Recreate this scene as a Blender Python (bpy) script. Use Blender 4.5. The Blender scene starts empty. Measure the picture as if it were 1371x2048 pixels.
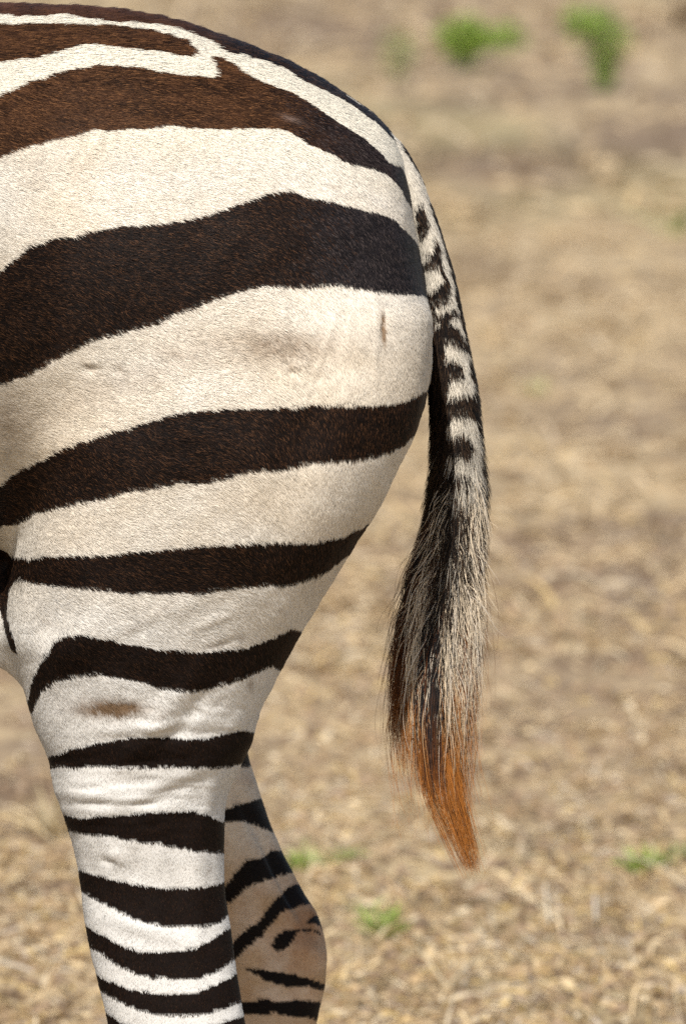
import bpy, math, time
import numpy as np
T0 = time.time()
sc = bpy.context.scene
rng = np.random.default_rng(11)
R = math.radians

# ------------------------------------------------------------------ camera
PITCH, DIST, CZ = math.atan2(0.83, 8.0), math.hypot(8.0, 0.83), 0.87
CAM = np.array([0.0, -8.0, 1.70])
PPM = 2350.0                                   # photo pixels per metre at the animal's mid plane
cam = bpy.data.cameras.new("camera"); co = bpy.data.objects.new("camera", cam)
sc.collection.objects.link(co); sc.camera = co
co.location = CAM; co.rotation_euler = (R(90) - PITCH, 0, 0)
cam.sensor_fit = 'VERTICAL'; cam.sensor_height = 24.0
cam.lens = 24.0 * DIST / (2048 / PPM)
cam.clip_start = 0.1; cam.clip_end = 6000
cam.dof.use_dof = True; cam.dof.focus_distance = 7.86
cam.dof.aperture_fstop = (cam.lens / 1000) / 0.028
cam.dof.aperture_blades = 0

# ------------------------------------------------------------------ world, sun, exposure
SUN_DIR = np.array([0.12, 0.69, -0.76]); SUN_DIR /= np.linalg.norm(SUN_DIR)   # way the light travels
elev = math.asin(-SUN_DIR[2]); to_sun = -SUN_DIR
w = bpy.data.worlds.new("World"); sc.world = w; w.use_nodes = True
wn = w.node_tree; bg = wn.nodes["Background"]
sky = wn.nodes.new("ShaderNodeTexSky"); sky.sky_type = 'NISHITA'; sky.sun_disc = False
sky.sun_elevation = elev; sky.sun_rotation = math.atan2(to_sun[0], to_sun[1])
wn.links.new(sky.outputs[0], bg.inputs[0]); bg.inputs[1].default_value = 0.12
sl = bpy.data.lights.new("sun", 'SUN'); so = bpy.data.objects.new("sun", sl)
sc.collection.objects.link(so)
sl.energy = 5.0; sl.angle = R(0.53); sl.color = (1.0, 0.955, 0.89)
from mathutils import Vector, Matrix
so.rotation_euler = Vector(SUN_DIR).to_track_quat('-Z', 'Y').to_euler()
so.location = (-3, -5, 6)
vs = sc.view_settings; vs.view_transform = 'Standard'; vs.look = 'None'
vs.exposure = 0.1; vs.gamma = 1.0; vs.use_curve_mapping = False
sc.render.engine = 'CYCLES'
sc.cycles.max_bounces = 5; sc.cycles.diffuse_bounces = 3; sc.cycles.glossy_bounces = 2
sc.cycles.use_denoising = False
sc.cycles.sample_clamp_direct = 3.0; sc.cycles.sample_clamp_indirect = 1.5
sc.cycles_curves.shape = 'RIBBONS'; sc.cycles_curves.subdivisions = 2

# ------------------------------------------------------------------ measuring helpers
cp, sp = math.cos(PITCH), math.sin(PITCH)
def w2p(P):
    d = P - CAM
    f = d[..., 1] * cp - d[..., 2] * sp
    u = d[..., 1] * sp + d[..., 2] * cp
    k = DIST * PPM / f
    return 685.5 + d[..., 0] * k, 1024 - u * k
def p2w(px, py, Y=0.0):
    px = np.asarray(px, float); py = np.asarray(py, float)
    a = (px - 685.5) / (DIST * PPM); b = (1024 - py) / (DIST * PPM)
    dy = cp + b * sp; dz = -sp + b * cp
    t = (Y - CAM[1]) / dy
    return np.stack([CAM[0] + a * t, Y + 0 * t, CAM[2] + dz * t], -1)

_tab = rng.random(65536).astype(np.float32)
def vn(x, y, z=None):
    x = np.asarray(x, np.float64); y = np.asarray(y, np.float64)
    z = np.zeros_like(x) if z is None else z
    xi, yi, zi = np.floor(x).astype(np.int64), np.floor(y).astype(np.int64), np.floor(z).astype(np.int64)
    fx, fy, fz = x - xi, y - yi, z - zi
    fx, fy, fz = [f * f * (3 - 2 * f) for f in (fx, fy, fz)]
    def h(a, b, c): return _tab[((a * 73856093) ^ (b * 19349663) ^ (c * 83492791)) & 65535]
    r = 0
    for dx in (0, 1):
        for dy in (0, 1):
            for dz in (0, 1):
                r = r + h(xi + dx, yi + dy, zi + dz) * (fx if dx else 1 - fx) * (fy if dy else 1 - fy) * (fz if dz else 1 - fz)
    return r * 2 - 1
def fbm(x, y, z=None, o=4):
    s = 0; a = 0.5; zz = z
    for i in range(o):
        s = s + a * vn(x * 2 ** i + 17.3 * i, y * 2 ** i - 9.1 * i, None if z is None else z * 2 ** i); a *= .5
    return s
def sstep(a, b, x):
    t = np.clip((x - a) / (b - a), 0, 1); return t * t * (3 - 2 * t)
def norm(v): return v / (np.linalg.norm(v, axis=-1, keepdims=True) + 1e-12)
def interp(x, xs, ys):                        # smooth (monotone cubic-ish) interpolation
    xs = np.asarray(xs, float); ys = np.asarray(ys, float)
    d = np.diff(ys) / np.diff(xs); m = np.empty_like(ys)
    m[0], m[-1] = d[0], d[-1]; m[1:-1] = np.where(d[1:] * d[:-1] > 0, 2 * d[1:] * d[:-1] / (d[1:] + d[:-1] + 1e-30), 0)
    x = np.clip(x, xs[0], xs[-1]); i = np.clip(np.searchsorted(xs, x) - 1, 0, len(xs) - 2)
    h = xs[i + 1] - xs[i]; t = (x - xs[i]) / h
    return ((1 + 2 * t) * (1 - t) ** 2) * ys[i] + t * (1 - t) ** 2 * h * m[i] + t * t * (3 - 2 * t) * ys[i + 1] + t * t * (t - 1) * h * m[i + 1]

# ------------------------------------------------------------------ materials
def new_mat(name):
    m = bpy.data.materials.new(name); m.use_nodes = True
    nt = m.node_tree; return m, nt, nt.nodes["Principled BSDF"]
def attr_mat(name, rough=0.9, spec=0.2, bump=None, attr="col", extra=None):
    m, nt, b = new_mat(name)
    a = nt.nodes.new("ShaderNodeAttribute"); a.attribute_name = attr
    nt.links.new(a.outputs["Color"], b.inputs["Base Color"])
    b.inputs["Roughness"].default_value = rough; b.inputs["Specular IOR Level"].default_value = spec
    if bump:
        n = nt.nodes.new("ShaderNodeTexNoise"); n.inputs["Scale"].default_value = bump[0]; n.inputs["Detail"].default_value = 6
        tc = nt.nodes.new("ShaderNodeTexCoord"); nt.links.new(tc.outputs["Object"], n.inputs["Vector"])
        bp = nt.nodes.new("ShaderNodeBump"); bp.inputs["Strength"].default_value = bump[1]; bp.inputs["Distance"].default_value = bump[2]
        nt.links.new(n.outputs["Fac"], bp.inputs["Height"]); nt.links.new(bp.outputs["Normal"], b.inputs["Normal"])
    return m
def hair_mat(name, rough, spec, mixn):
    m, nt, b = new_mat(name)
    a = nt.nodes.new("ShaderNodeAttribute"); a.attribute_name = "col"
    nt.links.new(a.outputs["Color"], b.inputs["Base Color"])
    an = nt.nodes.new("ShaderNodeAttribute"); an.attribute_name = "nrm"
    g = nt.nodes.new("ShaderNodeNewGeometry")
    mx = nt.nodes.new("ShaderNodeMix"); mx.data_type = 'VECTOR'; mx.inputs[0].default_value = mixn
    nt.links.new(g.outputs["Normal"], mx.inputs[4]); nt.links.new(an.outputs["Vector"], mx.inputs[5])
    vm = nt.nodes.new("ShaderNodeVectorMath"); vm.operation = 'NORMALIZE'
    nt.links.new(mx.outputs[1], vm.inputs[0]); nt.links.new(vm.outputs[0], b.inputs["Normal"])
    b.inputs["Roughness"].default_value = rough; b.inputs["Specular IOR Level"].default_value = spec
    return m
M_skin = attr_mat("striped_coat", 0.8, 0.15)
M_coat = hair_mat("short_coat_hair", 0.6, 0.14, 0.86)
M_tuft = hair_mat("tail_hair", 0.5, 0.22, 0.6)
M_ground = attr_mat("dry_soil", 0.95, 0.1, (90, 0.6, 0.004))
M_litter = attr_mat("dry_straw", 0.75, 0.25)
M_leaf = attr_mat("green_blade", 0.55, 0.35)
M_hoof, nt, b = new_mat("hoof_horn"); b.inputs["Base Color"].default_value = (.05, .04, .035, 1); b.inputs["Roughness"].default_value = .5
n = nt.nodes.new("ShaderNodeTexNoise"); n.inputs["Scale"].default_value = 60
bp = nt.nodes.new("ShaderNodeBump"); bp.inputs["Distance"].default_value = .001
nt.links.new(n.outputs["Fac"], bp.inputs["Height"]); nt.links.new(bp.outputs["Normal"], b.inputs["Normal"])
M_eye, nt, b = new_mat("eye"); b.inputs["Base Color"].default_value = (.01, .007, .005, 1); b.inputs["Roughness"].default_value = .08

def link(o, parent=None):
    sc.collection.objects.link(o)
    if parent is not None: o.parent = parent
    return o
def mesh_obj(name, V, F, mat, parent=None, col=None, smooth=True):
    """F: (n,3) or (n,4) array"""
    V = np.asarray(V, np.float32); F = np.asarray(F, np.int32)
    me = bpy.data.meshes.new(name); k = F.shape[1]
    me.vertices.add(len(V)); me.vertices.foreach_set('co', V.ravel())
    me.loops.add(F.size); me.loops.foreach_set('vertex_index', F.ravel())
    me.polygons.add(len(F)); me.polygons.foreach_set('loop_start', np.arange(0, F.size, k, dtype=np.int32))
    me.polygons.foreach_set('use_smooth', np.full(len(F), smooth))
    me.update(calc_edges=True)
    if col is not None:
        a = me.attributes.new("col", 'FLOAT_COLOR', 'POINT')
        c = np.ones((len(V), 4), np.float32); c[:, :3] = col; a.data.foreach_set('color', c.ravel())
    me.materials.append(mat)
    return link(bpy.data.objects.new(name, me), parent)
def hair_obj(name, P, rad, col, nrm, mat, parent):
    """P (n,k,3), rad (n,k), col (n,3) or (n,k,3), nrm (n,3)"""
    n, k = P.shape[:2]
    hc = bpy.data.hair_curves.new(name); hc.add_curves([k] * n)
    hc.attributes['position'].data.foreach_set('vector', P.astype(np.float32).ravel())
    ra = hc.attributes.get('radius') or hc.attributes.new('radius', 'FLOAT', 'POINT')
    ra.data.foreach_set('value', rad.astype(np.float32).ravel())
    dom = 'CURVE' if col.ndim == 2 else 'POINT'
    a = hc.attributes.new('col', 'FLOAT_COLOR', dom)
    c = np.ones((col.size // 3, 4), np.float32); c[:, :3] = col.reshape(-1, 3); a.data.foreach_set('color', c.ravel())
    a = hc.attributes.new('nrm', 'FLOAT_VECTOR', 'CURVE'); a.data.foreach_set('vector', nrm.astype(np.float32).ravel())
    hc.materials.append(mat)
    o = link(bpy.data.objects.new(name, hc), parent); o["kind"] = "stuff"
    return o

# ------------------------------------------------------------------ stripe charts (traced side view, 1 unit = 1 photo pixel)
X0, Y0, CW, CH = -500, -100, 1500, 2400
def fill(polys):
    m = np.zeros((CH, CW), bool)
    for P in polys:
        P = np.array(P, float); P[:, 0] -= X0; P[:, 1] -= Y0
        Q = np.roll(P, -1, 0); sub = np.zeros_like(m)
        for y in range(max(0, int(P[:, 1].min())), min(CH, int(P[:, 1].max()) + 2)):
            yc = y + .5
            c = ((P[:, 1] <= yc) & (Q[:, 1] > yc)) | ((Q[:, 1] <= yc) & (P[:, 1] > yc))
            if not c.any(): continue
            xs = np.sort(P[c, 0] + (yc - P[c, 1]) / (Q[c, 1] - P[c, 1]) * (Q[c, 0] - P[c, 0]))
            for a, b_ in zip(xs[::2], xs[1::2]):
                sub[y, max(0, int(round(a))):max(0, int(round(b_)))] = True
        m |= sub
    return m
def look(m, px, py):
    i = np.clip((py - Y0).astype(int), 0, CH - 1); j = np.clip((px - X0).astype(int), 0, CW - 1)
    return m[i, j]
DORSAL = [[(-500,-60),(0,-60),(900,-60),(900,352),(840,352),(820,325),(790,285),(750,245),(700,210),(650,183),(600,160),(565,140),(520,120),(450,107),(400,78),(350,60),(300,48),(250,47),(200,45),(150,38),(115,32),(50,35),(0,34),(-500,40)]]
BROWN = [
 [(-500,80),(0,51),(75,50),(150,50),(210,52),(280,60),(325,70),(360,80),(377,95),(382,107),(370,114),(340,111),(320,104),(280,100),(250,100),(210,95),(185,91),(150,91),(120,100),(90,107),(65,116),(30,119),(0,122),(-500,240)],
 [(-500,420),(0,186),(30,172),(60,160),(100,147),(145,137),(185,131),(225,131),(270,136),(310,144),(350,149),(380,152),(400,155),(415,156),(425,148),(420,135),(412,120),(410,111),(430,114),(455,127),(480,145),(510,160),(550,175),(565,178),(600,195),(635,220),(680,248),(720,272),(750,295),(772,320),(800,330),(815,355),(822,390),(824,420),(810,395),(795,370),(770,345),(740,335),(700,327),(670,312),(640,297),(610,285),(575,265),(550,257),(520,256),(450,257),(400,257),(330,250),(300,256),(250,260),(210,261),(185,259),(170,262),(150,272),(100,280),(50,292),(0,312),(-500,640)]]
BLACK = [
 [(-500,900),(-150,650),(0,537),(30,512),(55,492),(100,477),(150,470),(200,457),(250,450),(310,447),(350,442),(400,432),(440,420),(475,405),(500,400),(530,387),(565,380),(590,384),(615,392),(650,400),(700,412),(750,422),(780,433),(805,453),(825,475),(840,500),(849,530),(853,560),(856,592),(900,600),(900,604),(856,592),(837,586),(805,585),(781,584),(757,582),(729,577),(700,573),(676,570),(652,570),(620,573),(580,574),(540,570),(524,570),(500,576),(465,585),(425,600),(390,612),(350,627),(310,645),(270,657),(225,670),(180,682),(140,700),(100,720),(65,742),(30,757),(0,767),(-200,900),(-500,1200)],
 [(-500,1400),(-150,1080),(0,967),(25,945),(50,932),(85,915),(125,895),(175,877),(215,865),(250,855),(300,840),(350,827),(400,822),(450,817),(500,815),(600,811),(620,809),(700,808),(740,808),(773,805),(805,801),(829,789),(855,773),(900,740),(900,830),(850,855),(825,869),(809,885),(781,901),(749,911),(717,921),(676,921),(640,923),(600,929),(560,940),(525,940),(475,945),(435,960),(390,967),(350,965),(300,975),(250,982),(210,995),(165,1002),(125,1012),(90,1018),(60,1028),(40,1042),(20,1051),(0,1050),(-200,1250),(-500,1600)],
 [(-60,1085),(0,1098),(25,1107),(55,1115),(90,1112),(150,1108),(210,1107),(270,1102),(325,1097),(360,1092),(410,1089),(450,1088),(500,1086),(550,1082),(610,1085),(650,1077),(685,1070),(725,1052),(745,1036),(800,1000),(800,1040),(705,1102),(685,1115),(665,1132),(640,1150),(600,1162),(560,1172),(540,1170),(500,1172),(450,1177),(400,1185),(340,1186),(260,1185),(200,1180),(150,1177),(100,1169),(50,1161),(30,1160),(22,1175),(17,1200),(17,1235),(25,1265),(33,1306),(20,1290),(10,1250),(0,1220),(-60,1150)],
 [(57,1390),(65,1350),(80,1320),(100,1295),(107,1280),(125,1270),(165,1269),(210,1277),(260,1287),(300,1295),(360,1301),(420,1301),(460,1297),(500,1290),(540,1277),(570,1262),(582,1255),(620,1262),(620,1320),(575,1345),(560,1336),(545,1330),(520,1340),(480,1357),(440,1370),(400,1382),(350,1381),(310,1372),(270,1360),(230,1352),(190,1349),(150,1350),(110,1360),(85,1380),(72,1400),(65,1420),(50,1420)],
 [(80,1512),(102,1509),(150,1495),(200,1482),(250,1475),(300,1471),(360,1475),(410,1475),(450,1466),(485,1459),(530,1466),(530,1495),(500,1500),(492,1520),(485,1525),(460,1532),(425,1537),(350,1534),(250,1535),(190,1531),(150,1534),(105,1532),(80,1533)],
 [(110,1625),(134,1630),(168,1634),(220,1631),(276,1626),(327,1622),(378,1621),(408,1628),(449,1640),(480,1648),(480,1706),(448,1703),(419,1704),(378,1700),(337,1690),(286,1684),(235,1676),(184,1669),(138,1660),(110,1650)],
 [(130,1725),(156,1736),(184,1746),(225,1757),(276,1769),(337,1777),(398,1774),(434,1769),(452,1759),(490,1745),(490,1815),(459,1825),(439,1843),(408,1853),(357,1853),(306,1848),(265,1836),(225,1815),(189,1797),(162,1778),(130,1755)],
 [(140,1830),(170,1846),(204,1869),(240,1889),(286,1904),(337,1902),(388,1897),(424,1879),(444,1864),(462,1851),(495,1830),(495,1900),(467,1917),(439,1940),(403,1955),(357,1956),(306,1956),(265,1943),(225,1922),(181,1892),(150,1868)],
 [(170,1928),(193,1945),(225,1966),(276,1981),(332,1987),(388,1984),(434,1968),(472,1945),(505,1930),(505,1990),(484,2002),(459,2012),(419,2027),(368,2033),(317,2030),(255,2012),(209,1984),(180,1965)],
 [(190,2000),(214,2022),(240,2040),(270,2053),(330,2062),(400,2058),(440,2045),(490,2030),(520,2020),(520,2090),(440,2110),(360,2120),(270,2105),(200,2070)],
 [(200,2140),(360,2180),(520,2140),(520,2190),(360,2230),(200,2190)],
]
FAR = [
 [(470,1530),(497,1500),(512,1500),(502,1528),(494,1535)],
 [(430,1630),(449,1619),(470,1611),(500,1601),(518,1594),(560,1600),(560,1668),(541,1660),(516,1652),(485,1640),(460,1642),(430,1655)],
 [(430,1790),(457,1762),(472,1741),(493,1721),(521,1716),(541,1700),(565,1700),(600,1740),(580,1746),(551,1754),(521,1762),(498,1774),(475,1792),(460,1805),(430,1825)],
 [(440,1905),(467,1884),(490,1859),(516,1843),(536,1813),(556,1792),(585,1769),(610,1770),(640,1808),(613,1808),(587,1815),(562,1825),(541,1848),(521,1874),(495,1894),(470,1917),(440,1935)],
 [(544,1889),(548,1876),(557,1866),(570,1860),(583,1860),(590,1867),(588,1878),(579,1890),(568,1899),(556,1904),(547,1900)],
 [(583,1860),(600,1856),(620,1857),(640,1864),(640,1869),(620,1862),(600,1861),(588,1866)],
 [(612,1848),(618,1836),(630,1828),(670,1838),(670,1870),(650,1868),(636,1850),(624,1846)],
 [(490,1935),(531,1940),(572,1945),(613,1953),(643,1966),(670,1970),(670,1985),(613,1973),(572,1973),(536,1961),(500,1945)],
 [(470,2004),(536,1999),(582,1999),(660,2004),(660,2044),(587,2032),(541,2027),(470,2027)],
 [(470,2090),(660,2090),(660,2130),(470,2130)],
 [(470,2200),(660,2200),(660,2240),(470,2240)],
]
mD, mB, mK, mF = fill(DORSAL), fill(BROWN), fill(BLACK), fill(FAR)
def G(px, py, cx, cy, sx, sy, ang=0.0):
    c, s = math.cos(ang), math.sin(ang); dx, dy = px - cx, py - cy
    u = (dx * c + dy * s) / sx; v = (-dx * s + dy * c) / sy
    return np.exp(-.5 * (u * u + v * v))

def coat_colour(P, hair=True):
    """colour, dark mask of the coat at body points P (n,3)"""
    Q = P.copy(); far = P[:, 1] > 0
    Q[far & (P[:, 2] > 0.78), 1] *= -1                       # the right flank mirrors the left
    legfar = far & (P[:, 2] <= 0.78) & (P[:, 0] > -.6)
    px, py = w2p(Q)
    jx = 2.0 * fbm(px / 14, py / 14, o=3) ; jy = 3.4 * fbm(px / 17 + 40, py / 11, o=3)
    qx, qy = px + jx, py + jy
    d = look(mD, qx, qy); br = look(mB, qx, qy); bk = look(mK, qx, qy); fr = look(mF, qx, qy)
    near = ~legfar
    dark = np.where(legfar, fr, d | br | bk)
    # beyond the traced part: plain bands round barrel, neck and lower legs
    out = (px < -440) | (py > 2240)
    band_v = np.sin(P[:, 0] * 42 + 2.2 * np.sin(P[:, 2] * 4 + 1) + P[:, 2] * 5 * (P[:, 0] > -.8)) > 0.1
    band_h = np.sin(P[:, 2] * 110 + 3 * P[:, 0]) > 0.1
    ext = np.where(P[:, 2] < .66, band_h, band_v)
    ext = ext & ~((P[:, 2] < .74) & (P[:, 0] < -.75) & (P[:, 2] > .62) & (np.abs(P[:, 1]) < .12))
    dark = np.where(out, ext, dark)
    n = len(P)
    nz = fbm(px / 55, py / 40, o=4)[:, None]
    nz2 = (fbm(px / 130 + 9, py / 90, o=5))[:, None]
    white = np.array([.84, .745, .61]) + nz * .07 + nz2 * np.array([.05, .08, .11])
    lowt = sstep(900, 1500, py)[:, None]
    white = white * (1 - lowt) + (np.array([.83, .80, .745]) + nz * .07 + nz2 * np.array([.04, .05, .06])) * lowt
    topt = (1 - sstep(150, 330, py - .12 * px))[:, None]
    white = white * (1 - topt) + np.array([.90, .815, .65]) * topt
    st = (.55 * G(px, py, 560, 690, 60, 22, .05) + .30 * G(px, py, 470, 690, 120, 35) + .2 * G(px, py, 720, 680, 90, 30)
          + .45 * G(px, py, 15, 845, 32, 55) + .3 * G(px, py, 230, 770, 110, 22, -.35) + .14 * G(px, py, 250, 330, 140, 45)  # leading patch paints in shade where the barrel turns under
          + 1.5 * G(px, py, 232, 1417, 42, 11, -.02) + .5 * G(px, py, 190, 1410, 40, 14) + .10 * G(px, py, 560, 610, 70, 16))
    st = np.clip(st * (0.8 + .6 * fbm(px / 9, py / 7, o=3)), 0, 1)[:, None] * near[:, None]
    for (mx, my, ml, mw, ma, mo) in [(765,655,20,3.2,1.52,1.8),(665,371,9,3,0,.5),(175,734,12,3,.6,.6),(237,736,6,3,.8,.5),(583,729,9,2.5,-.7,.5),(345,705,25,6,.2,.25),(430,1290,14,4,-.2,.4),(478,1276,5,4,0,.5),(255,1260,22,2.5,-.6,.35),
            (330,1208,26,3,-.7,.25),(500,1368,5,8,0,.5),(325,1430,18,3,-.5,.4),(240,1410,20,2,0,.4),(464,1592,3,12,.5,.5),(418,1740,8,2,-1,.5),(230,1714,9,3,-.4,.4),(650,470,2,40,.05,.1),(150,345,5,26,.6,.25),(560,1215,4,3,0,.5),(90,1240,10,3,.4,.3),
            (700,790,20,3,-.8,.25),(310,770,6,4,0,.3),(500,640,8,4,0,.25),(400,860,9,3,0,.2),(1,1,1,1,0,0)]:
        if mo: st = st + mo * G(px, py, mx, my, ml, mw, ma)[:, None] * near[:, None]
    st = np.clip(st, 0, 1)
    white = white * (1 - st) + np.array([.22, .14, .08]) * st
    # inside of the right hind leg: tan, rusty round the hock
    hk = np.clip(G(px, py, 618, 1845, 48, 70) * .8 + .35 * fbm(px / 16, py / 22, o=3), 0, 1)[:, None]
    tan = np.array([.70, .51, .34]) + nz * .16 * np.array([1, 1.1, 1.2])
    up = (1 - sstep(1640, 1800, py))[:, None]
    tan = tan * (1 - up) + np.array([.86, .73, .58]) * up
    tan = tan * (1 - hk) + np.array([.46, .235, .11]) * hk
    white = np.where(legfar[:, None], tan, white)
    blk = np.tile(np.array([.009, .0045, .003]), (n, 1))
    bk2 = np.array([.017, .0135, .0145])
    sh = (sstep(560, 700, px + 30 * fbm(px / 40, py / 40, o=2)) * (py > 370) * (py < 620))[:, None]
    blk = blk * (1 - sh) + bk2 * sh  # greyish hair sheen towards the rear, put into the black colour
    brown = np.tile(np.array([.056, .0235, .0100]), (n, 1))
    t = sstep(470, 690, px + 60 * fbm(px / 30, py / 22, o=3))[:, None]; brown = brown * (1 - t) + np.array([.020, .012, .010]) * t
    wp = (G(px, py, 575, 236, 16, 4, .3) * .4)[:, None]; brown = brown * (1 - wp) + np.array([.35, .25, .2]) * wp
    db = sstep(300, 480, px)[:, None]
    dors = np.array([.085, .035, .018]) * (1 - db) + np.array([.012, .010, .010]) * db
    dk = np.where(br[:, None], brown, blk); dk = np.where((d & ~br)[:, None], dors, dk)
    dk = np.where((legfar | out)[:, None], np.array([.009, .006, .005]), dk)
    if hair:
        r = rng.random(n)[:, None]; r2 = rng.random(n)[:, None]
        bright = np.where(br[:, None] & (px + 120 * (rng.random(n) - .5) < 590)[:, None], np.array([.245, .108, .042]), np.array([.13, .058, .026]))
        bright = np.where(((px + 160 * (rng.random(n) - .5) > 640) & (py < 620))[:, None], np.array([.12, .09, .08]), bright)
        f = np.where(r > .72, r2 ** 1.2, r2 ** 6 * .3) * np.where(br[:, None], 1.0, .95 - .65 * lowt)
        pt = (.75 + .85 * fbm(px / 38, py / 14, o=4))[:, None]; dk = dk * np.where(br[:, None], np.clip(pt, .35, 1.4), np.clip(pt, .6, 1.2))
        dk = dk * (1 - f) + bright * f
        white = white * (0.90 + .22 * rng.random(n)[:, None]) * np.where(rng.random(n) < .03, .6, 1.0)[:, None]
    else:
        white = white * .85; dk = dk * .8
    return np.where(dark[:, None], dk, white), dark

# ------------------------------------------------------------------ body: implicit surface, one continuous mesh
H = 0.006
LO = np.array([-2.02, -.36, -.012]); HI = np.array([.14, .36, 1.63])
N = np.ceil((HI - LO) / H).astype(int) + 1
F = np.full(N, 0.15, np.float32)
def block(lo, hi, pad=.05):
    a = np.clip(np.floor((np.array(lo) - pad - LO) / H).astype(int), 0, N - 1); b = np.clip(np.ceil((np.array(hi) + pad - LO) / H).astype(int) + 1, 1, N)
    g = [(LO[i] + H * np.arange(a[i], b[i])).astype(np.float32) for i in range(3)]
    s = tuple(slice(a[i], b[i]) for i in range(3))
    return s, g[0][:, None, None], g[1][None, :, None], g[2][None, None, :]
def smin(a, b, k):
    h = np.clip(.5 + .5 * (a - b) / k, 0, 1)
    return a * (1 - h) + b * h - k * h * (1 - h)
def put(s, f, k):
    F[s] = smin(F[s], f.astype(np.float32), k)
def sect(u, v, p):
    return (np.abs(u) ** p + np.abs(v) ** p) ** (1 / p)
def loft_z(zs, xl, xr, yc, hy, k, p=2.2, pad=.04):
    o = np.argsort(zs); zs, xl, xr, yc, hy = [np.asarray(t, float)[o] for t in (zs, xl, xr, yc, hy)]
    s, X, Y, Z = block((xl.min(), (yc - hy).min(), zs[0]), (xr.max(), (yc + hy).max(), zs[-1]), pad)
    z = Z.ravel(); a_, b_, c_, d_ = [interp(z, zs, t)[None, None, :] for t in (xl, xr, yc, hy)]
    cx = (a_ + b_) / 2; a = np.maximum((b_ - a_) / 2, .004); d_ = np.maximum(d_, .004)
    f = (sect((X - cx) / a, (Y - c_) / d_, p) - 1) * np.minimum(a, d_)
    f = np.maximum(f, np.maximum(zs[0] - Z, Z - zs[-1]))
    put(s, f, k)
def loft_x(xs, zt, zb, hy, k, p=2.15, pad=.04, sk=0.0):
    o = np.argsort(xs); xs, zt, zb, hy = [np.asarray(t, float)[o] for t in (xs, zt, zb, hy)]
    s, X, Y, Z = block((xs[0], -hy.max(), zb.min()), (xs[-1], hy.max(), zt.max()), pad)
    x = X.ravel(); t_, b_, h_ = [interp(x, xs, t)[:, None, None] for t in (zt, zb, hy)]
    cz = (t_ + b_) / 2; a = np.maximum((t_ - b_) / 2, .004); h_ = np.maximum(h_, .004)
    v = (Z - cz) / a
    wid = h_ * (1 - sk * np.clip(v, 0, 1) ** 2)
    f = (sect(v, Y / wid, p) - 1) * np.minimum(a, h_)
    f = np.maximum(f, np.maximum(xs[0] - X, X - xs[-1]))
    put(s, f, k)
def cap(p, q, r1, r2, k, sy=1.0):
    p = np.array(p, float); q = np.array(q, float); r = max(r1, r2)
    s, X, Y, Z = block(np.minimum(p, q) - r, np.maximum(p, q) + r, .04)
    d = q - p; L = (d * d).sum()
    t = np.clip(((X - p[0]) * d[0] + (Y - p[1]) * d[1] + (Z - p[2]) * d[2]) / L, 0, 1)
    f = np.sqrt((X - p[0] - t * d[0]) ** 2 + ((Y - p[1] - t * d[1]) * sy) ** 2 + (Z - p[2] - t * d[2]) ** 2) - (r1 + (r2 - r1) * t)
    put(s, f, k)
# torso: (px x, px top, px bottom, half width)
TS = [(864,655,700,.005),(860,612,760,.045),(852,562,800,.080),(841,510,830,.105),(829,450,850,.128),(816,372,865,.146),(800,300,880,.160),(770,252,905,.178),(720,210,940,.198),
      (650,165,990,.216),(560,118,1040,.230),(450,76,1090,.240),(300,34,1130,.248),(150,18,1130,.252),(40,13,1110,.272),(0,12,1125,.284),
      (-150,14,1190,.300),(-400,24,1330,.305),(-800,45,1400,.315),(-1300,50,1400,.30),(-1800,20,1360,.26),(-2150,-20,1300,.215),(-2450,120,1230,.17),(-2620,300,1100,.10),(-2700,500,850,.03)]
TS = np.array(TS, float)
tw_t = p2w(TS[:, 0], TS[:, 1], 0.0); tw_b = p2w(TS[:, 0], TS[:, 2], 0.0)
loft_x(tw_t[:, 0], tw_t[:, 2], tw_b[:, 2], TS[:, 3], .02, p=2.15, sk=.12)
# hind limbs: rows (py, px left, px right, lateral centre, half width)
NEAR = [(380,420,560,.11,.03),(480,260,740,.118,.080),(560,170,815,.122,.100),(650,110,862,.125,.122),(720,60,861,.127,.130),(800,20,850,.130,.134),(860,5,834,.133,.134),(900,20,815,.135,.133),(970,30,779,.137,.130),
        (1036,34,744,.139,.126),(1100,30,704,.14,.121),(1140,24,678,.141,.117),(1200,14,639,.142,.111),(1265,12,599,.143,.104),(1305,28,577,.143,.100),(1340,40,560,.143,.096),(1400,58,530,.143,.088),(1450,72,514,.143,.082),
        (1475,82,507,.143,.079),(1500,94,498,.143,.076),(1530,103,484,.143,.072),(1560,109,466,.143,.069),(1590,117,453,.143,.066),(1640,134,447,.142,.061),(1690,146,447,.141,.057),(1740,157,450,.140,.053),(1780,163,452,.14,.051),
        (1830,169,457,.14,.049),(1880,179,464,.14,.047),(1930,191,470,.14,.046),(1990,206,480,.14,.045),(2048,218,490,.14,.044),(2110,232,498,.14,.042),(2170,245,490,.14,.039),(2240,262,450,.14,.035),(2330,280,425,.14,.031),
        (2500,290,405,.14,.027),(2700,290,405,.14,.027),(2800,282,420,.14,.030),(2870,270,410,.14,.029),(2930,240,375,.14,.030),(2985,205,385,.14,.042),(3075,175,395,.14,.050)]
def leg_rows(rows, side, shift=0.0):
    r = np.array(rows, float); yc = side * r[:, 3]
    a = p2w(r[:, 1] + shift, r[:, 0], yc); b_ = p2w(r[:, 2] + shift, r[:, 0], yc)
    return a[:, 2], a[:, 0], b_[:, 0], yc, r[:, 4]
zs, xl, xr, yc, hy = leg_rows(NEAR, -1); keep = zs > .004
zs = np.where(keep, zs, .001)
loft_z(zs[:-0 or None], xl, xr, yc, hy, .022)
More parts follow.
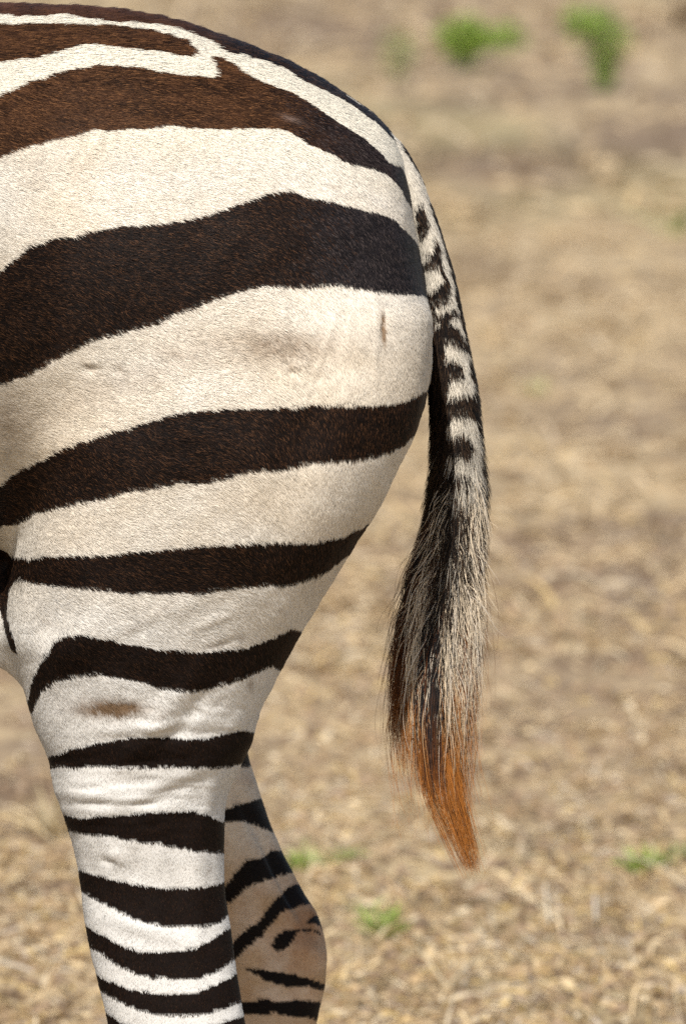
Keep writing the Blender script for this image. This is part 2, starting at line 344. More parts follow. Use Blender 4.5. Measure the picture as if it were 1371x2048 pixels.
FARL = [(300,420,600,.11,.03),(400,260,720,.118,.080),(480,170,790,.122,.100),(570,110,838,.125,.120),(640,60,852,.127,.130),(720,20,842,.130,.134),(820,-20,810,.135,.133),(900,-40,772,.137,.130),
        (970,-50,735,.139,.126),(1060,-40,680,.141,.117),(1130,0,640,.142,.111),(1200,60,600,.143,.104),(1280,110,570,.143,.094),(1350,150,540,.143,.086),(1430,200,512,.143,.080),(1500,240,497,.143,.074),(1560,280,512,.143,.068),
        (1610,310,526,.142,.062),(1660,335,544,.141,.058),(1705,355,564,.14,.054),(1755,378,589,.14,.051),(1800,400,614,.14,.049),(1830,412,635,.14,.047),(1870,425,649,.14,.046),(1905,435,655,.14,.045),(1960,448,651,.14,.043),
        (2000,455,641,.14,.041),(2048,462,631,.14,.039),(2110,474,615,.14,.034),(2200,490,602,.14,.029),(2400,500,600,.14,.026),(2580,500,600,.14,.026),(2660,495,612,.14,.029),(2710,485,600,.14,.029),(2760,455,570,.14,.030),(2810,430,575,.14,.042),(2890,400,585,.14,.050)]
zs, xl, xr, yc, hy = leg_rows(FARL, 1)
zs = np.where(zs > .004, zs, np.linspace(.002, .001, len(zs)))
loft_z(zs, xl, xr, yc, hy, .022)
# flank fold from belly to stifle
fa, fb = p2w(-120, 1190, -.12), p2w(60, 1290, -.12)
cap(fa, fb, .045, .022, .03, 1.3)
cap(fa * [1, -1, 1], fb * [1, -1, 1], .045, .022, .03, 1.3)
# shoulder, neck, head (outside the frame, kept simple)
for s in (-1, 1):
    cap((-1.18, s * .16, .98), (-1.27, s * .13, .70), .14, .095, .05)
    cap((-1.27, s * .13, .70), (-1.25, s * .12, .42), .075, .045, .03)
    cap((-1.25, s * .12, .42), (-1.26, s * .12, .38), .046, .044, .02)
    cap((-1.26, s * .12, .36), (-1.26, s * .12, .14), .032, .027, .02)
    cap((-1.26, s * .12, .13), (-1.28, s * .12, .06), .036, .034, .015)
    cap((-1.28, s * .12, .055), (-1.295, s * .12, .045), .042, .046, .012)
cap((-1.20, 0, 1.08), (-1.62, 0, 1.36), .19, .105, .05, 1.5)
cap((-1.60, 0, 1.38), (-1.72, 0, 1.32), .115, .095, .03, 1.25)
cap((-1.70, 0, 1.33), (-1.93, 0, 1.06), .09, .055, .03, 1.15)
cap((-1.92, 0, 1.07), (-1.945, 0, 1.03), .056, .05, .02, 1.1)
for s in (-1, 1):
    cap((-1.58, s * .055, 1.46), (-1.565, s * .085, 1.58), .028, .012, .012)
# surface nets
ins = F < 0
def nets(F):
    nx, ny, nz = F.shape
    cs = [(i, j, k) for i in (0, 1) for j in (0, 1) for k in (0, 1)]
    def corner(c): return F[c[0]:nx - 1 + c[0], c[1]:ny - 1 + c[1], c[2]:nz - 1 + c[2]]
    cnt = np.zeros((nx - 1, ny - 1, nz - 1), np.int8)
    for c in cs: cnt += (corner(c) < 0)
    act = (cnt > 0) & (cnt < 8)
    I = np.argwhere(act); idx = np.full(act.shape, -1, np.int64); idx[act] = np.arange(len(I))
    S = np.zeros((len(I), 3)); W = np.zeros(len(I))
    for ax in range(3):
        for c in cs:
            if c[ax]: continue
            d = list(c); d[ax] = 1
            a = F[I[:, 0] + c[0], I[:, 1] + c[1], I[:, 2] + c[2]]; b = F[I[:, 0] + d[0], I[:, 1] + d[1], I[:, 2] + d[2]]
            m = (a < 0) != (b < 0); t = np.where(m, a / np.where(m, a - b, 1), 0)
            p = np.tile(np.array(c, float), (len(I), 1)); p[:, ax] = t
            S[m] += p[m]; W[m] += 1
    V = LO + H * (I + S / W[:, None])
    Q = []
    for ax in range(3):
        u, v = [(1, 2), (2, 0), (0, 1)][ax]
        sl0 = [slice(1, -1)] * 3; sl0[ax] = slice(0, -1)
        sl1 = [slice(1, -1)] * 3; sl1[ax] = slice(1, None)
        a = F[tuple(sl0)] < 0; b = F[tuple(sl1)] < 0
        for sign in (0, 1):
            E = np.argwhere((a & ~b) if sign == 0 else (~a & b))
            off = np.ones(3, int); off[ax] = 0; E = E + off
            def at(du, dv):
                e = E.copy(); e[:, u] -= du; e[:, v] -= dv; return idx[e[:, 0], e[:, 1], e[:, 2]]
            q = np.stack([at(1, 1), at(0, 1), at(0, 0), at(1, 0)], 1)
            Q.append(q if sign == 0 else q[:, ::-1])
    return V, np.concatenate(Q)
V, Q = nets(F)
print("nets", len(V), len(Q), time.time() - T0)
# light smoothing, then one subdivision
def smooth(V, E, it, lam):
    for i in range(it):
        S = np.zeros_like(V); C = np.zeros(len(V))
        for k in range(3):
            S[:, k] = np.bincount(E[:, 0], V[E[:, 1], k], len(V)) + np.bincount(E[:, 1], V[E[:, 0], k], len(V))
        C = np.bincount(E.ravel(), minlength=len(V))
        V = V + (lam if i % 2 == 0 else -lam * 1.02) * (S / C[:, None] - V)
    return V
E = np.concatenate([Q[:, [0, 1]], Q[:, [1, 2]], Q[:, [2, 3]], Q[:, [3, 0]]]); E = np.unique(np.sort(E, 1), axis=0)
V = smooth(V, E, 12, .55)
tmp = mesh_obj("tmp", V, Q, M_skin)
md = tmp.modifiers.new("s", 'SUBSURF'); md.levels = 1; md.subdivision_type = 'CATMULL_CLARK'
dg = bpy.context.evaluated_depsgraph_get(); ev = tmp.evaluated_get(dg); me2 = ev.to_mesh()
V = np.empty(len(me2.vertices) * 3, np.float32); me2.vertices.foreach_get('co', V); V = V.reshape(-1, 3).astype(float)
Nv = np.empty(len(me2.vertices) * 3, np.float32); me2.vertices.foreach_get('normal', Nv); Nv = Nv.reshape(-1, 3).astype(float)
Q = np.empty(len(me2.loops), np.int32); me2.loops.foreach_get('vertex_index', Q); Q = Q.reshape(-1, 4)
ev.to_mesh_clear(); bpy.data.objects.remove(tmp)
# skin relief: muscles, folds and scars
px, py = w2p(V); left = (V[:, 1] < 0)
rel = .0028 * fbm(V[:, 0] * 14, V[:, 1] * 14, V[:, 2] * 14, 3) + .0006 * fbm(V[:, 0] * 75, V[:, 1] * 60, V[:, 2] * 75, 2)
B = 0
for cx, cy, sx, sy, an, am in [
    (330,1420,90,16,-.9,.0050),(385,1425,70,14,-.9,-.0040),(300,1450,60,9,-.1,.003),(345,1470,80,10,-.05,-.003),(340,1225,60,13,-.5,.0035),(300,1250,55,10,-.5,-.003),
    (260,1520,120,10,0,-.002),(330,1565,110,12,-.45,.0022),(345,1585,110,11,-.45,-.002),(210,1590,70,7,.1,.002),(230,1605,80,5,.0,-.002),
    (235,1715,14,12,.3,.003),(215,1722,12,5,.3,-.003),(300,1860,70,12,.3,.003),(180,300,9,42,.55,.0045),(160,325,9,40,.55,-.0045),
    (150,1290,60,30,-.6,.006),(90,1260,25,60,.2,-.006),(590,730,16,4,-.3,.003),(583,738,12,4,.8,-.003),(175,735,10,6,0,-.004),(185,722,10,6,0,.003),(235,738,8,8,0,-.003),
    (700,640,5,50,.1,.0012),(750,700,5,70,.0,.0012),(650,690,4,70,.35,.0012),(765,655,2.5,18,.05,-.004),(225,580,4,40,0,.001),
    (560,950,120,60,.2,.003),(430,1020,90,40,.5,-.003),(680,870,25,160,.35,.002),(600,880,25,180,.35,-.0022),(750,1040,8,120,.5,-.002),
    (120,1120,50,120,0,.004),(420,1590,12,60,.25,.004),(395,1740,14,90,0,.003),(350,1780,14,110,0,-.0025),(300,640,220,60,-.2,.003),(380,300,180,50,.1,.003),
    (560,1150,6,40,.9,-.001),(420,1240,30,5,-.4,.002),(430,1290,30,5,-.3,-.002),(520,1395,60,8,-.8,.0016),(480,1700,10,60,0,-.001)]:
    B = B + am * G(px, py, cx, cy, sx, sy, an)
rel = rel + B * left * (V[:, 0] > -.5)
wr = .0013 * vn(px / 60 + 3, py / 7) * G(px, py, 270, 1580, 110, 55) + .0010 * vn(px / 26 + py / 20, py / 9 - px / 25) * G(px, py, 380, 1440, 120, 60)
FB = 0
for cx, cy, sx, sy, an, am in [(555,1725,95,11,1.05,-.0065),(590,1800,60,9,1.1,-.004),(610,1900,30,14,.3,.004),(560,1900,22,40,.1,-.003),(500,1850,16,160,.1,.004),(590,1960,12,60,0,-.003)]:
    FB = FB + am * G(px, py, cx, cy, sx, sy, an)
rel = rel + FB * (~left) * (V[:, 0] > -.3) * sstep(.2, -.7, Nv[:, 1])
rel = np.where(left, rel - .38 * B * (V[:, 0] > -.5), rel)
V = V + Nv * (rel + .6 * wr * left)[:, None]
col, _ = coat_colour(V, hair=False)

def tagged(o, label, cat, group=None):
    o["label"] = label; o["category"] = cat
    if group: o["group"] = group
    return o
zeb = bpy.data.objects.new("zebra", None); link(zeb)
tagged(zeb, "striped zebra standing side on in dry grass, hindquarters and hanging tail filling the picture", "zebra")
body = mesh_obj("body", V, Q, M_skin, zeb, col)
print("body", len(V), time.time() - T0)

# ------------------------------------------------------------------ short coat hair
Vn = np.empty(len(V) * 3, np.float32); body.data.vertices.foreach_get('normal', Vn); Vn = Vn.reshape(-1, 3).astype(float)
c = V[Q].mean(1); nq = norm(Vn[Q].mean(1)); px, py = w2p(c)
view = norm(CAM - c); facing = (nq * view).sum(1)
A = np.linalg.norm(np.cross(V[Q[:, 2]] - V[Q[:, 0]], V[Q[:, 3]] - V[Q[:, 1]]), axis=1) / 2
ok = (px > -90) & (px < 950) & (py > -60) & (py < 2130) & (facing > -.45)
# drop the inner faces that other parts of the animal hide entirely
ok &= ~((c[:, 1] > .02) & (c[:, 2] > .80) & (nq[:, 1] < .2) & (nq[:, 2] < .3) & (px < 500))
wgt = A * ok * np.where(facing < .15, .6, 1.0)
NH = 720000
fi = rng.choice(len(Q), NH, p=wgt / wgt.sum())
u, v = rng.random(NH)[:, None], rng.random(NH)[:, None]
q = Q[fi]
def bil(Z): return (Z[q[:, 0]] * (1 - u) * (1 - v) + Z[q[:, 1]] * u * (1 - v) + Z[q[:, 2]] * u * v + Z[q[:, 3]] * (1 - u) * v)
root = bil(V); nr = norm(bil(Vn)); px, py = w2p(root)
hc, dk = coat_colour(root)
# lie of the coat: back and down along the flank, straight down on the buttock and legs
t_r = sstep(450, 780, px + .15 * (py - 600)); t_l = sstep(1150, 1600, py)
ang = -0.42 * (1 - t_r) - 1.45 * t_r; ang = ang * (1 - t_l) - 1.45 * t_l
ang = ang + .38 * fbm(px / 90, py / 90, o=2) + .12 * (1 - sstep(100, 260, py)) * 0
ang = ang * (1 - (1 - sstep(60, 240, py - .1 * px)) * .75)
clump = .22 * vn(px / 7, py / 7) + .16 * vn(px / 3, py / 3)
ang = ang + clump + rng.normal(0, .16, NH)
D = np.stack([np.cos(ang), np.zeros(NH), np.sin(ang)], 1)
D = norm(D - nr * (D * nr).sum(1)[:, None])
up = (1 - sstep(40, 250, py))
Ln = (.0050 + .0050 * up - .0024 * t_l - .0010 * t_r) * rng.uniform(.7, 1.25, NH)
Ln = np.where(root[:, 1] > .02, Ln * .9, Ln)
lift = np.clip(rng.normal(.22, .08, NH), .06, .7) + .10 * vn(px / 11 + 5, py / 11)
P = np.empty((NH, 3, 3))
P[:, 0] = root - nr * .0004
P[:, 1] = root + D * (Ln * .5)[:, None] + nr * (Ln * .55 * lift)[:, None]
P[:, 2] = root + D * Ln[:, None] + nr * (Ln * .70 * lift)[:, None]
rad = np.empty((NH, 3)); base = rng.uniform(.00012, .00019, NH)
rad[:, 0] = base; rad[:, 1] = base * .85; rad[:, 2] = base * .25
hair_obj("coat_hair", P, rad, hc, nr, M_coat, zeb)
print("coat", time.time() - T0)

# ------------------------------------------------------------------ tail
# rows: py, px left, px right, half depth
TL = [(205,660,700,.004),(228,690,730,.007),(255,716,758,.010),(285,742,790,.013),(320,772,819,.016),(351,785,837,.018),(394,802,853,.019),(425,812,865,.020),(462,822,878,.020),(503,830,891,.0205),(540,836,903,.021),(589,842,914,.021),(632,846,923,.021),(681,849,932,.021),(730,853,941,.021),
      (781,859,950,.021),(821,864,954,.021),(881,868,957,.020),(941,870,958,.019),(1000,870,953,.018),(1080,868,940,.016),(1160,862,925,.014),(1240,858,908,.011),(1320,858,896,.008),(1380,864,886,.003)]
TL = np.array(TL, float); TYC = 0.0
nr_, ns_ = 150, 40
yy = np.linspace(TL[0, 0], TL[-1, 0], nr_)
xl_, xr_, hd_ = [interp(yy, TL[:, 0], TL[:, k]) for k in (1, 2, 3)]
Cc = p2w((xl_ + xr_) / 2, yy, TYC); rx = (xr_ - xl_) / 2 / PPM
th = np.linspace(0, 2 * np.pi, ns_, endpoint=False)
tan_ = norm(np.gradient(Cc, axis=0)); side = norm(np.cross(np.array([0, 1., 0]), tan_)) * -1
side = np.where(side[:, :1] < 0, -side, side)
TV = Cc[:, None] + side[:, None] * (rx[:, None] * np.cos(th))[..., None] + np.array([0, 1., 0]) * (hd_[:, None] * np.sin(th))[..., None]
TN = norm(side[:, None] * (np.cos(th) / rx[:, None])[..., None] + np.array([0, 1., 0]) * (np.sin(th) / hd_[:, None])[..., None])
TAILP = [
 [(827,421),(839,404),(847,413),(853,435),(855,445),(846,458),(838,468),(833,456)],
 [(843,517),(860,505),(864,476),(868,467),(876,482),(881,511),(885,534),(895,552),(898,573),(893,591),(874,597),(858,602),(846,600),(846,577),(866,572),(878,562),(883,552),(884,536),(874,523),(858,519),(848,527),(846,538),(838,538)],
 [(850,650),(864,646),(878,640),(893,634),(909,640),(925,671),(934,690),(913,677),(889,671),(872,677),(850,682)],
 [(846,612),(880,618),(905,606),(915,618),(890,628),(850,626)],
 [(850,709),(863,709),(873,697),(897,711),(917,717),(927,741),(905,743),(881,741),(863,753),(850,755)],
 [(840,761),(857,761),(877,765),(895,785),(933,777),(960,779),(962,817),(925,817),(893,817),(885,841),(905,857),(933,853),(943,873),(933,895),(901,889),(891,917),(925,929),(938,938),(901,943),(884,961),(905,975),(930,970),(930,990),(880,1000),(860,1400),(840,1400)],
]
mT = fill(TAILP)
def tail_colour(P, hair=True):
    px, py = w2p(P); n = len(P)
    cx = np.interp(py, yy, (xl_ + xr_) / 2); hw = np.interp(py, yy, (xr_ - xl_) / 2)
    uu = (px - cx) / hw
    qx = px + 2 * fbm(px / 8, py / 8, o=2); qy = py - (4 if hair else 0) + 3 * fbm(px / 8 + 9, py / 8, o=2)
    dark = look(mT, qx, qy) | look(mT, qx, qy + 4) | look(mT, qx, qy - 4)
    dark |= (sstep(930, 1010, py) * .93 > rng.random(n))
    dark |= (uu > .9 + .07 * vn(py / 20, px * 0)) & (py > 395)          # dark line down the back of the tail
    dark |= (uu < -.34 + .25 * vn(py / 18, px * 0 + 3)) & (py > 640)  # left side: dark hair plus the rump's shade painted into the colour
    dark = np.where(py < 356, px > np.interp(py, [285, 325, 354], [794, 823, 841]) + (3 * vn(px / 4, py / 4)), dark)
    wh = np.array([.84, .76, .63]) * (1 - .25 * sstep(780, 950, py))[:, None]
    wh = np.tile(wh, (1, 1)); bl = np.tile(np.array([.008, .006, .0055]), (n, 1))
    if hair:
        wh = wh * rng.uniform(.7, 1.15, n)[:, None]
        f = (rng.random(n) ** 5)[:, None]; bl = bl * (1 - f) + np.array([.12, .07, .04]) * f
    else: wh = wh * .55
    return np.where(dark[:, None], bl, wh)
iv = np.arange(nr_ * ns_).reshape(nr_, ns_)
TQ = np.stack([iv[:-1], np.roll(iv, -1, 1)[:-1], np.roll(iv, -1, 1)[1:], iv[1:]], -1).reshape(-1, 4)
Vt = TV.reshape(-1, 3)
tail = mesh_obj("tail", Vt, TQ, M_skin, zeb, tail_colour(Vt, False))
# close short hair of the dock
NT = 60000
ti = np.minimum(rng.random(NT) ** .95 * (nr_ - 1), nr_ - 2); a_ = rng.random(NT) * 2 * np.pi
i0 = ti.astype(int); fr_ = ti - i0
def rowi(Z): return Z[i0] * (1 - fr_)[:, None] + Z[i0 + 1] * fr_[:, None]
ce = rowi(Cc); sd = norm(rowi(side)); tn = norm(rowi(tan_)); r1 = np.interp(ti, np.arange(nr_), rx); r2 = np.interp(ti, np.arange(nr_), hd_)
Yv = np.array([0, 1., 0])
root = ce + sd * (r1 * np.cos(a_))[:, None] + Yv * (r2 * np.sin(a_))[:, None]
nr = norm(sd * (np.cos(a_) / r1)[:, None] + Yv * (np.sin(a_) / r2)[:, None])
px, py = w2p(root)
Ln = np.interp(py, [300, 600, 800, 900, 1000, 1080], [.007, .008, .010, .015, .026, .036]) * rng.uniform(.6, 1.3, NT)
lf = np.interp(py, [300, 600, 800, 950, 1050], [.22, .30, .42, .55, .5]) * rng.uniform(.5, 1.5, NT)
dn = norm(tn + rng.normal(0, .16, (NT, 3)) + sd * (.25 * vn(px / 10, py / 10))[:, None])
dn = norm(dn - nr * (dn * nr).sum(1)[:, None])
P = np.empty((NT, 4, 3))
for k, t in enumerate((0, .35, .7, 1.0)):
    P[:, k] = root - nr * .0006 + dn * (Ln * t)[:, None] + nr * (Ln * lf * (t - .38 * t * t))[:, None]
base = rng.uniform(.00014, .00021, NT); rad = base[:, None] * np.array([1, .9, .7, .2])
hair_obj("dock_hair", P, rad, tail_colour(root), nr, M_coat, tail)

# long hair of the tuft
def strands(n, ytop, ylen, upick, path, ycols, depth, wob, rbase, K=12, spread=1.0, ymax=1760, clump=0, splay=0.0):
    u0 = upick(n); ys = ytop(n); ye = np.minimum(ys + ylen(n, u0), ymax)
    if clump:
        cu = np.sort(rng.uniform(u0.min(), u0.max(), clump)); ci = np.clip(np.searchsorted(cu, u0 + rng.normal(0, .04, n)), 0, clump - 1)
        ut = cu[ci] + rng.normal(0, .035, n); ye = ys + (ye - ys) * rng.uniform(.8, 1.1, clump)[ci]
        cdep = rng.normal(0, .003, clump)[ci]
    else: ut = u0; cdep = 0
    ye = np.where(ye > ymax - 60, ymax - 60 + 95 * (1 - np.exp(-np.maximum(ye - ymax + 60, 0) / 130)) * rng.uniform(.3, 1, n), ye)
    t = np.linspace(0, 1, K)[None]; yv = ys[:, None] + (ye - ys)[:, None] * t
    cen = np.interp(yv, path[0], path[1]); wid = np.interp(yv, path[0], path[2])
    cd = np.interp(yv, yy, (xl_ + xr_) / 2); wd = np.interp(yv, yy, (xr_ - xl_) / 2)
    m = sstep(0, .45, t)
    du = rng.normal(0, .13, (n, 1)) * t * spread + (np.sign(u0) * np.abs(rng.normal(0, .20, n)) * splay)[:, None] * t ** 1.5
    x = (cd + u0[:, None] * wd * .9) * (1 - m) + (cen + (u0[:, None] * (1 - t ** .7) + ut[:, None] * t ** .7 + du) * wid) * m
    ph = rng.random((n, 1)) * 6.28; fq = rng.uniform(3, 8, (n, 1))
    x = x + wob * np.sin(ph + fq * t) * t + rng.normal(0, 1, (n, 1)) * t * wob * .8
    dd = depth(n, u0) + cdep; prof = np.sin(np.pi * np.clip(.12 + .75 * t, 0, 1))
    y3 = -dd[:, None] * (.4 + .6 * prof) + rng.normal(0, .0015, (n, 1)) * t + .0012 * np.cos(ph * 2 + fq * t)
    W = p2w(x.ravel(), yv.ravel(), 0.0).reshape(n, K, 3); W[..., 1] = y3 + TYC
    col = ycols(n, u0, yv)
    rad = (rng.uniform(*rbase, n)[:, None]) * np.interp(np.linspace(0, 1, K), [0, .6, 1], [1, .85, .25])[None]
    nrm = norm(np.stack([u0 * .8 + rng.normal(0, .15, n), -np.sign(dd) * np.sqrt(np.clip(1 - (u0 * .8) ** 2, .05, 1)), .25 + rng.normal(0, .12, n)], 1))
    return W, rad, col, nrm
BLK = np.array([.013, .010, .010]); CRM = np.array([.80, .66, .48]); TAN = np.array([.42, .27, .14]); RST = np.array([.20, .058, .009]); ORG = np.array([.36, .125, .018]); DBR = np.array([.07, .028, .012])
def lerp3(y, ks, cs):
    return np.stack([np.interp(y, ks, [c_[i] for c_ in cs]) for i in range(3)], -1)
def c_black(n, u, y):
    off = rng.normal(0, 65, (n, 1)) - np.where(u < -.55, 200, np.where(u < -.4, 90, 0))[:, None]
    c_ = lerp3(y + -off, [900, 1420, 1510, 1620, 1750], [BLK, BLK, DBR * .9, RST * .8, ORG * .7])
    return c_ * rng.uniform(.7, 1.3, (n, 1, 1))
def c_cream(n, u, y):
    off = rng.normal(0, 50, (n, 1)); 
    c_ = lerp3(y - off, [900, 1150, 1330, 1450, 1560], [CRM * .8, CRM, CRM * .9, TAN, ORG])
    pale = rng.random(n) < .25; c_[pale] = c_[pale] * .5 + np.array([.66, .60, .52]) * .5
    return c_ * rng.uniform(.65, 1.2, (n, 1, 1))
def c_brown(n, u, y):
    c_ = lerp3(y + rng.normal(0, 40, (n, 1)), [900, 1200, 1350, 1480, 1740], [DBR, DBR * 1.6, RST * .8, ORG, ORG])
    return c_ * rng.uniform(.6, 1.3, (n, 1, 1))
PA = ([900,950,1050,1150,1250,1350,1450,1550,1650,1750],[914,913,902,884,872,865,863,868,878,892],[45,46,53,63,71,75,73,66,58,52])
PC = ([900,1200,1300,1400,1500,1600,1700,1760],[905,880,866,864,872,893,926,946],[40,45,42,44,46,42,28,17])
PL = []
U = lambda a, b: (lambda n: rng.uniform(a, b, n))
sgn = lambda n: np.where(rng.random(n) < .7, 1, -1)
# dark under layer
PL.append(strands(4200, U(960, 1260), lambda n, u: rng.uniform(130, 360, n) * (1 - .25 * np.abs(u)), lambda n: rng.beta(1.6, 1.6, n) * 2 - 1, PA, c_black, lambda n, u: sgn(n) * rng.uniform(.002, .013, n), 5, (.00015, .00022), clump=22))
# left dark and rusty fringe
PL.append(strands(1500, U(1000, 1280), lambda n, u: rng.uniform(150, 330, n), U(-1.08, -.5), PA, c_black, lambda n, u: rng.uniform(-.004, .014, n), 7, (.00014, .0002), ymax=1640, clump=14))
# cream top layer: fans from the middle
PL.append(strands(1150, U(930, 1180), lambda n, u: rng.uniform(60, 190, n), lambda n: np.clip(rng.normal(.28, .45, n), -.7, 1.0), PA, c_cream, lambda n, u: rng.uniform(.014, .023, n), 9, (.00018, .0003), clump=90, splay=1.6))
PL.append(strands(950, U(1040, 1270), lambda n, u: rng.uniform(90, 390, n), lambda n: np.clip(rng.normal(.34, .38, n), -.6, 1.0), PA, c_cream, lambda n, u: rng.uniform(.013, .021, n), 11, (.00018, .0003), clump=38, splay=.8))
PL.append(strands(420, U(1040, 1300), lambda n, u: rng.uniform(140, 330, n), lambda n: rng.uniform(-.72, -.15, n), PA, c_cream, lambda n, u: rng.uniform(.014, .020, n), 11, (.00017, .00028), ymax=1580, clump=13))
# black lock down the middle
PL.append(strands(800, U(1060, 1230), lambda n, u: rng.uniform(230, 420, n), lambda n: rng.normal(-.06, .13, n), PA, c_black, lambda n, u: rng.uniform(.018, .023, n), 3, (.0002, .00027)))
# long rusty core
PL.append(strands(760, U(1150, 1330), lambda n, u: rng.uniform(220, 620, n), U(-.95, .95), PC, c_black, lambda n, u: sgn(n) * rng.uniform(.001, .012, n), 6, (.00015, .00024), 16, ymax=1785, clump=7, splay=.35))
PL.append(strands(420, U(1200, 1330), lambda n, u: rng.uniform(180, 580, n), U(-1.0, .9), PC, c_brown, lambda n, u: rng.uniform(.008, .013, n), 7, (.00014, .00022), 16, ymax=1762, clump=13, splay=.3))
# right outer tan wisps and fly-away hair
PL.append(strands(650, U(1020, 1300), lambda n, u: rng.uniform(200, 380, n), U(.55, 1.12), PA, c_cream, lambda n, u: rng.uniform(-.008, .014, n), 11, (.00012, .0002), ymax=1640))
PL.append(strands(600, U(960, 1320), lambda n, u: rng.uniform(120, 330, n), lambda n: rng.uniform(-1, 1, n), PA, c_brown, lambda n, u: rng.uniform(.010, .022, n), 9, (.00014, .00022), clump=24, splay=.6))
PL.append(strands(320, U(980, 1320), lambda n, u: rng.uniform(150, 420, n), lambda n: rng.uniform(-1.25, 1.25, n), PA, c_brown, lambda n, u: sgn(n) * rng.uniform(.004, .018, n), 16, (.0001, .00016), ymax=1760))
for i, (W_, rd, cl, nm) in enumerate(PL):
    hair_obj("tuft_hair", W_, rd, cl, nm, M_tuft, tail)
# bristly hair standing off the sides between dock and tuft
n = 2600; t = np.linspace(0, 1, 6)[None]
ys = rng.uniform(860, 1330, n); sg = np.where(rng.random(n) < .5, -1, 1); fr_w = rng.uniform(.55, 1.0, n) * sg
cen = np.interp(ys, PA[0], PA[1]); wid = np.interp(ys, PA[0], PA[2]); wid = np.where(ys < 950, np.interp(ys, yy, (xr_ - xl_) / 2), wid); cen = np.where(ys < 950, np.interp(ys, yy, (xl_ + xr_) / 2), cen)
Lp = rng.uniform(35, 95, n) * np.interp(ys, [860, 1000], [.45, 1]); an = rng.normal(.38, .16, n)
x = (cen + fr_w * wid * .85)[:, None] + sg[:, None] * Lp[:, None] * np.sin(an)[:, None] * (t - .25 * t * t); yv = ys[:, None] + Lp[:, None] * np.cos(an)[:, None] * t
W_ = p2w(x.ravel(), yv.ravel(), 0.0).reshape(n, 6, 3); W_[..., 1] = -rng.uniform(-.01, .014, n)[:, None]
cl = np.where((sg < 0)[:, None] & (rng.random(n) < .85)[:, None], BLK * 1.6, np.where((rng.random(n) < .35)[:, None], DBR, CRM * .85))
cl = np.repeat((cl * rng.uniform(.6, 1.3, (n, 1)))[:, None], 6, 1)
hair_obj("tuft_hair", W_, rng.uniform(.0001, .0002, n)[:, None] * np.linspace(1, .3, 6)[None], cl, norm(np.stack([sg * .7, -np.full(n, .7), np.full(n, .3)], 1)), M_tuft, tail)
print("tail", time.time() - T0)

# hooves, ears are in the body; mane and eyes (outside the frame)
def loft_mesh(name, secs, mat, parent, ns=20, col=None):
    th = np.linspace(0, 2 * np.pi, ns, endpoint=False); vs_ = []
    for (c_, a, b_) in secs: vs_.append(np.array(c_) + np.stack([a * np.cos(th), b_ * np.sin(th), 0 * th], 1))
    vs_.insert(0, np.tile(np.array(secs[0][0], float), (ns, 1))); vs_.append(np.tile(np.array(secs[-1][0], float), (ns, 1)))
    vs_ = np.concatenate(vs_); m = len(secs) + 2
    iv = np.arange(m * ns).reshape(m, ns)
    q_ = np.stack([iv[:-1], np.roll(iv, -1, 1)[:-1], np.roll(iv, -1, 1)[1:], iv[1:]], -1).reshape(-1, 4)
    return mesh_obj(name, vs_, q_, mat, parent, col)
def foot_x(rows, k, side, shift=0):
    r = rows[k]; p = p2w((r[1] + r[2]) / 2, r[0], side * r[3]); return float(p[0])
for hx, s in ((foot_x(NEAR, -1, -1), -.14), (foot_x(FARL, -1, 1), .14), (-1.30, -.12), (-1.30, .12)):
    loft_mesh("hoof", [((hx - .012, s, 0.0), .064, .060), ((hx - .010, s, .012), .063, .059), ((hx, s, .045), .056, .054), ((hx + .006, s, .062), .052, .052)], M_hoof, zeb)
for s in (-1, 1):
    o = loft_mesh("eye", [((0, 0, -.017), .004, .004), ((0, 0, -.010), .015, .015), ((0, 0, 0), .019, .019), ((0, 0, .010), .015, .015), ((0, 0, .017), .004, .004)], M_eye, zeb)
    o.location = (-1.715, s * .068, 1.365)
n = 9000; t = rng.random(n); mp = np.array([-1.15, 0, 1.27]) * (1 - t)[:, None] + np.array([-1.62, 0, 1.50]) * t[:, None]
mp[:, 1] += rng.normal(0, .009, n); mp[:, 2] -= .03
P = np.empty((n, 3, 3)); Lm = rng.uniform(.07, .11, n)
for k in range(3):
    P[:, k] = mp + np.stack([-.35 * Lm * k / 2, rng.normal(0, .002, n) * k, Lm * k / 2], 1)
cl = np.where((np.sin(mp[:, 0] * 42 + 2.2 * np.sin(mp[:, 2] * 4 + 1)) > .1)[:, None], BLK, np.array([.6, .52, .42]))
hair_obj("mane", P, np.tile([.0007, .0006, .0002], (n, 1)), cl, np.tile([0, -1., .3], (n, 1)), M_coat, zeb)

# ------------------------------------------------------------------ ground
def gaxis(parts):
    return np.unique(np.concatenate([np.arange(a, b, s) for a, b, s in parts]))
def gz(x, y):
    return (.05 * fbm(x * .5, y * .35, o=3) + .022 * fbm(x * 3.1, y * 2.6, o=3) + .016 * fbm(x * 12, y * 9, o=3) * sstep(40, 14, y)) * sstep(0.9, 2.2, y) - .0 
xs = gaxis([(-2500, -60, 300), (-60, -3, 3), (-3, 3, .028), (3, 60, 3), (60, 2500, 300)])
ys = gaxis([(-60, -4, 4), (-4, 1.2, .4), (1.2, 6, .028), (6, 14, .05), (14, 45, .15), (45, 200, 5), (200, 4000, 200)])
XX, YY = np.meshgrid(xs, ys); x, y = XX.ravel(), YY.ravel()
g1 = fbm(x * .9, y * .45, o=3); g2 = fbm(x * 9, y * 7, o=4); g3 = fbm(x * 40, y * 30, o=2)
soil = np.array([.225, .160, .104]); strw = np.array([.42, .315, .185]); drk = np.array([.14, .092, .058])
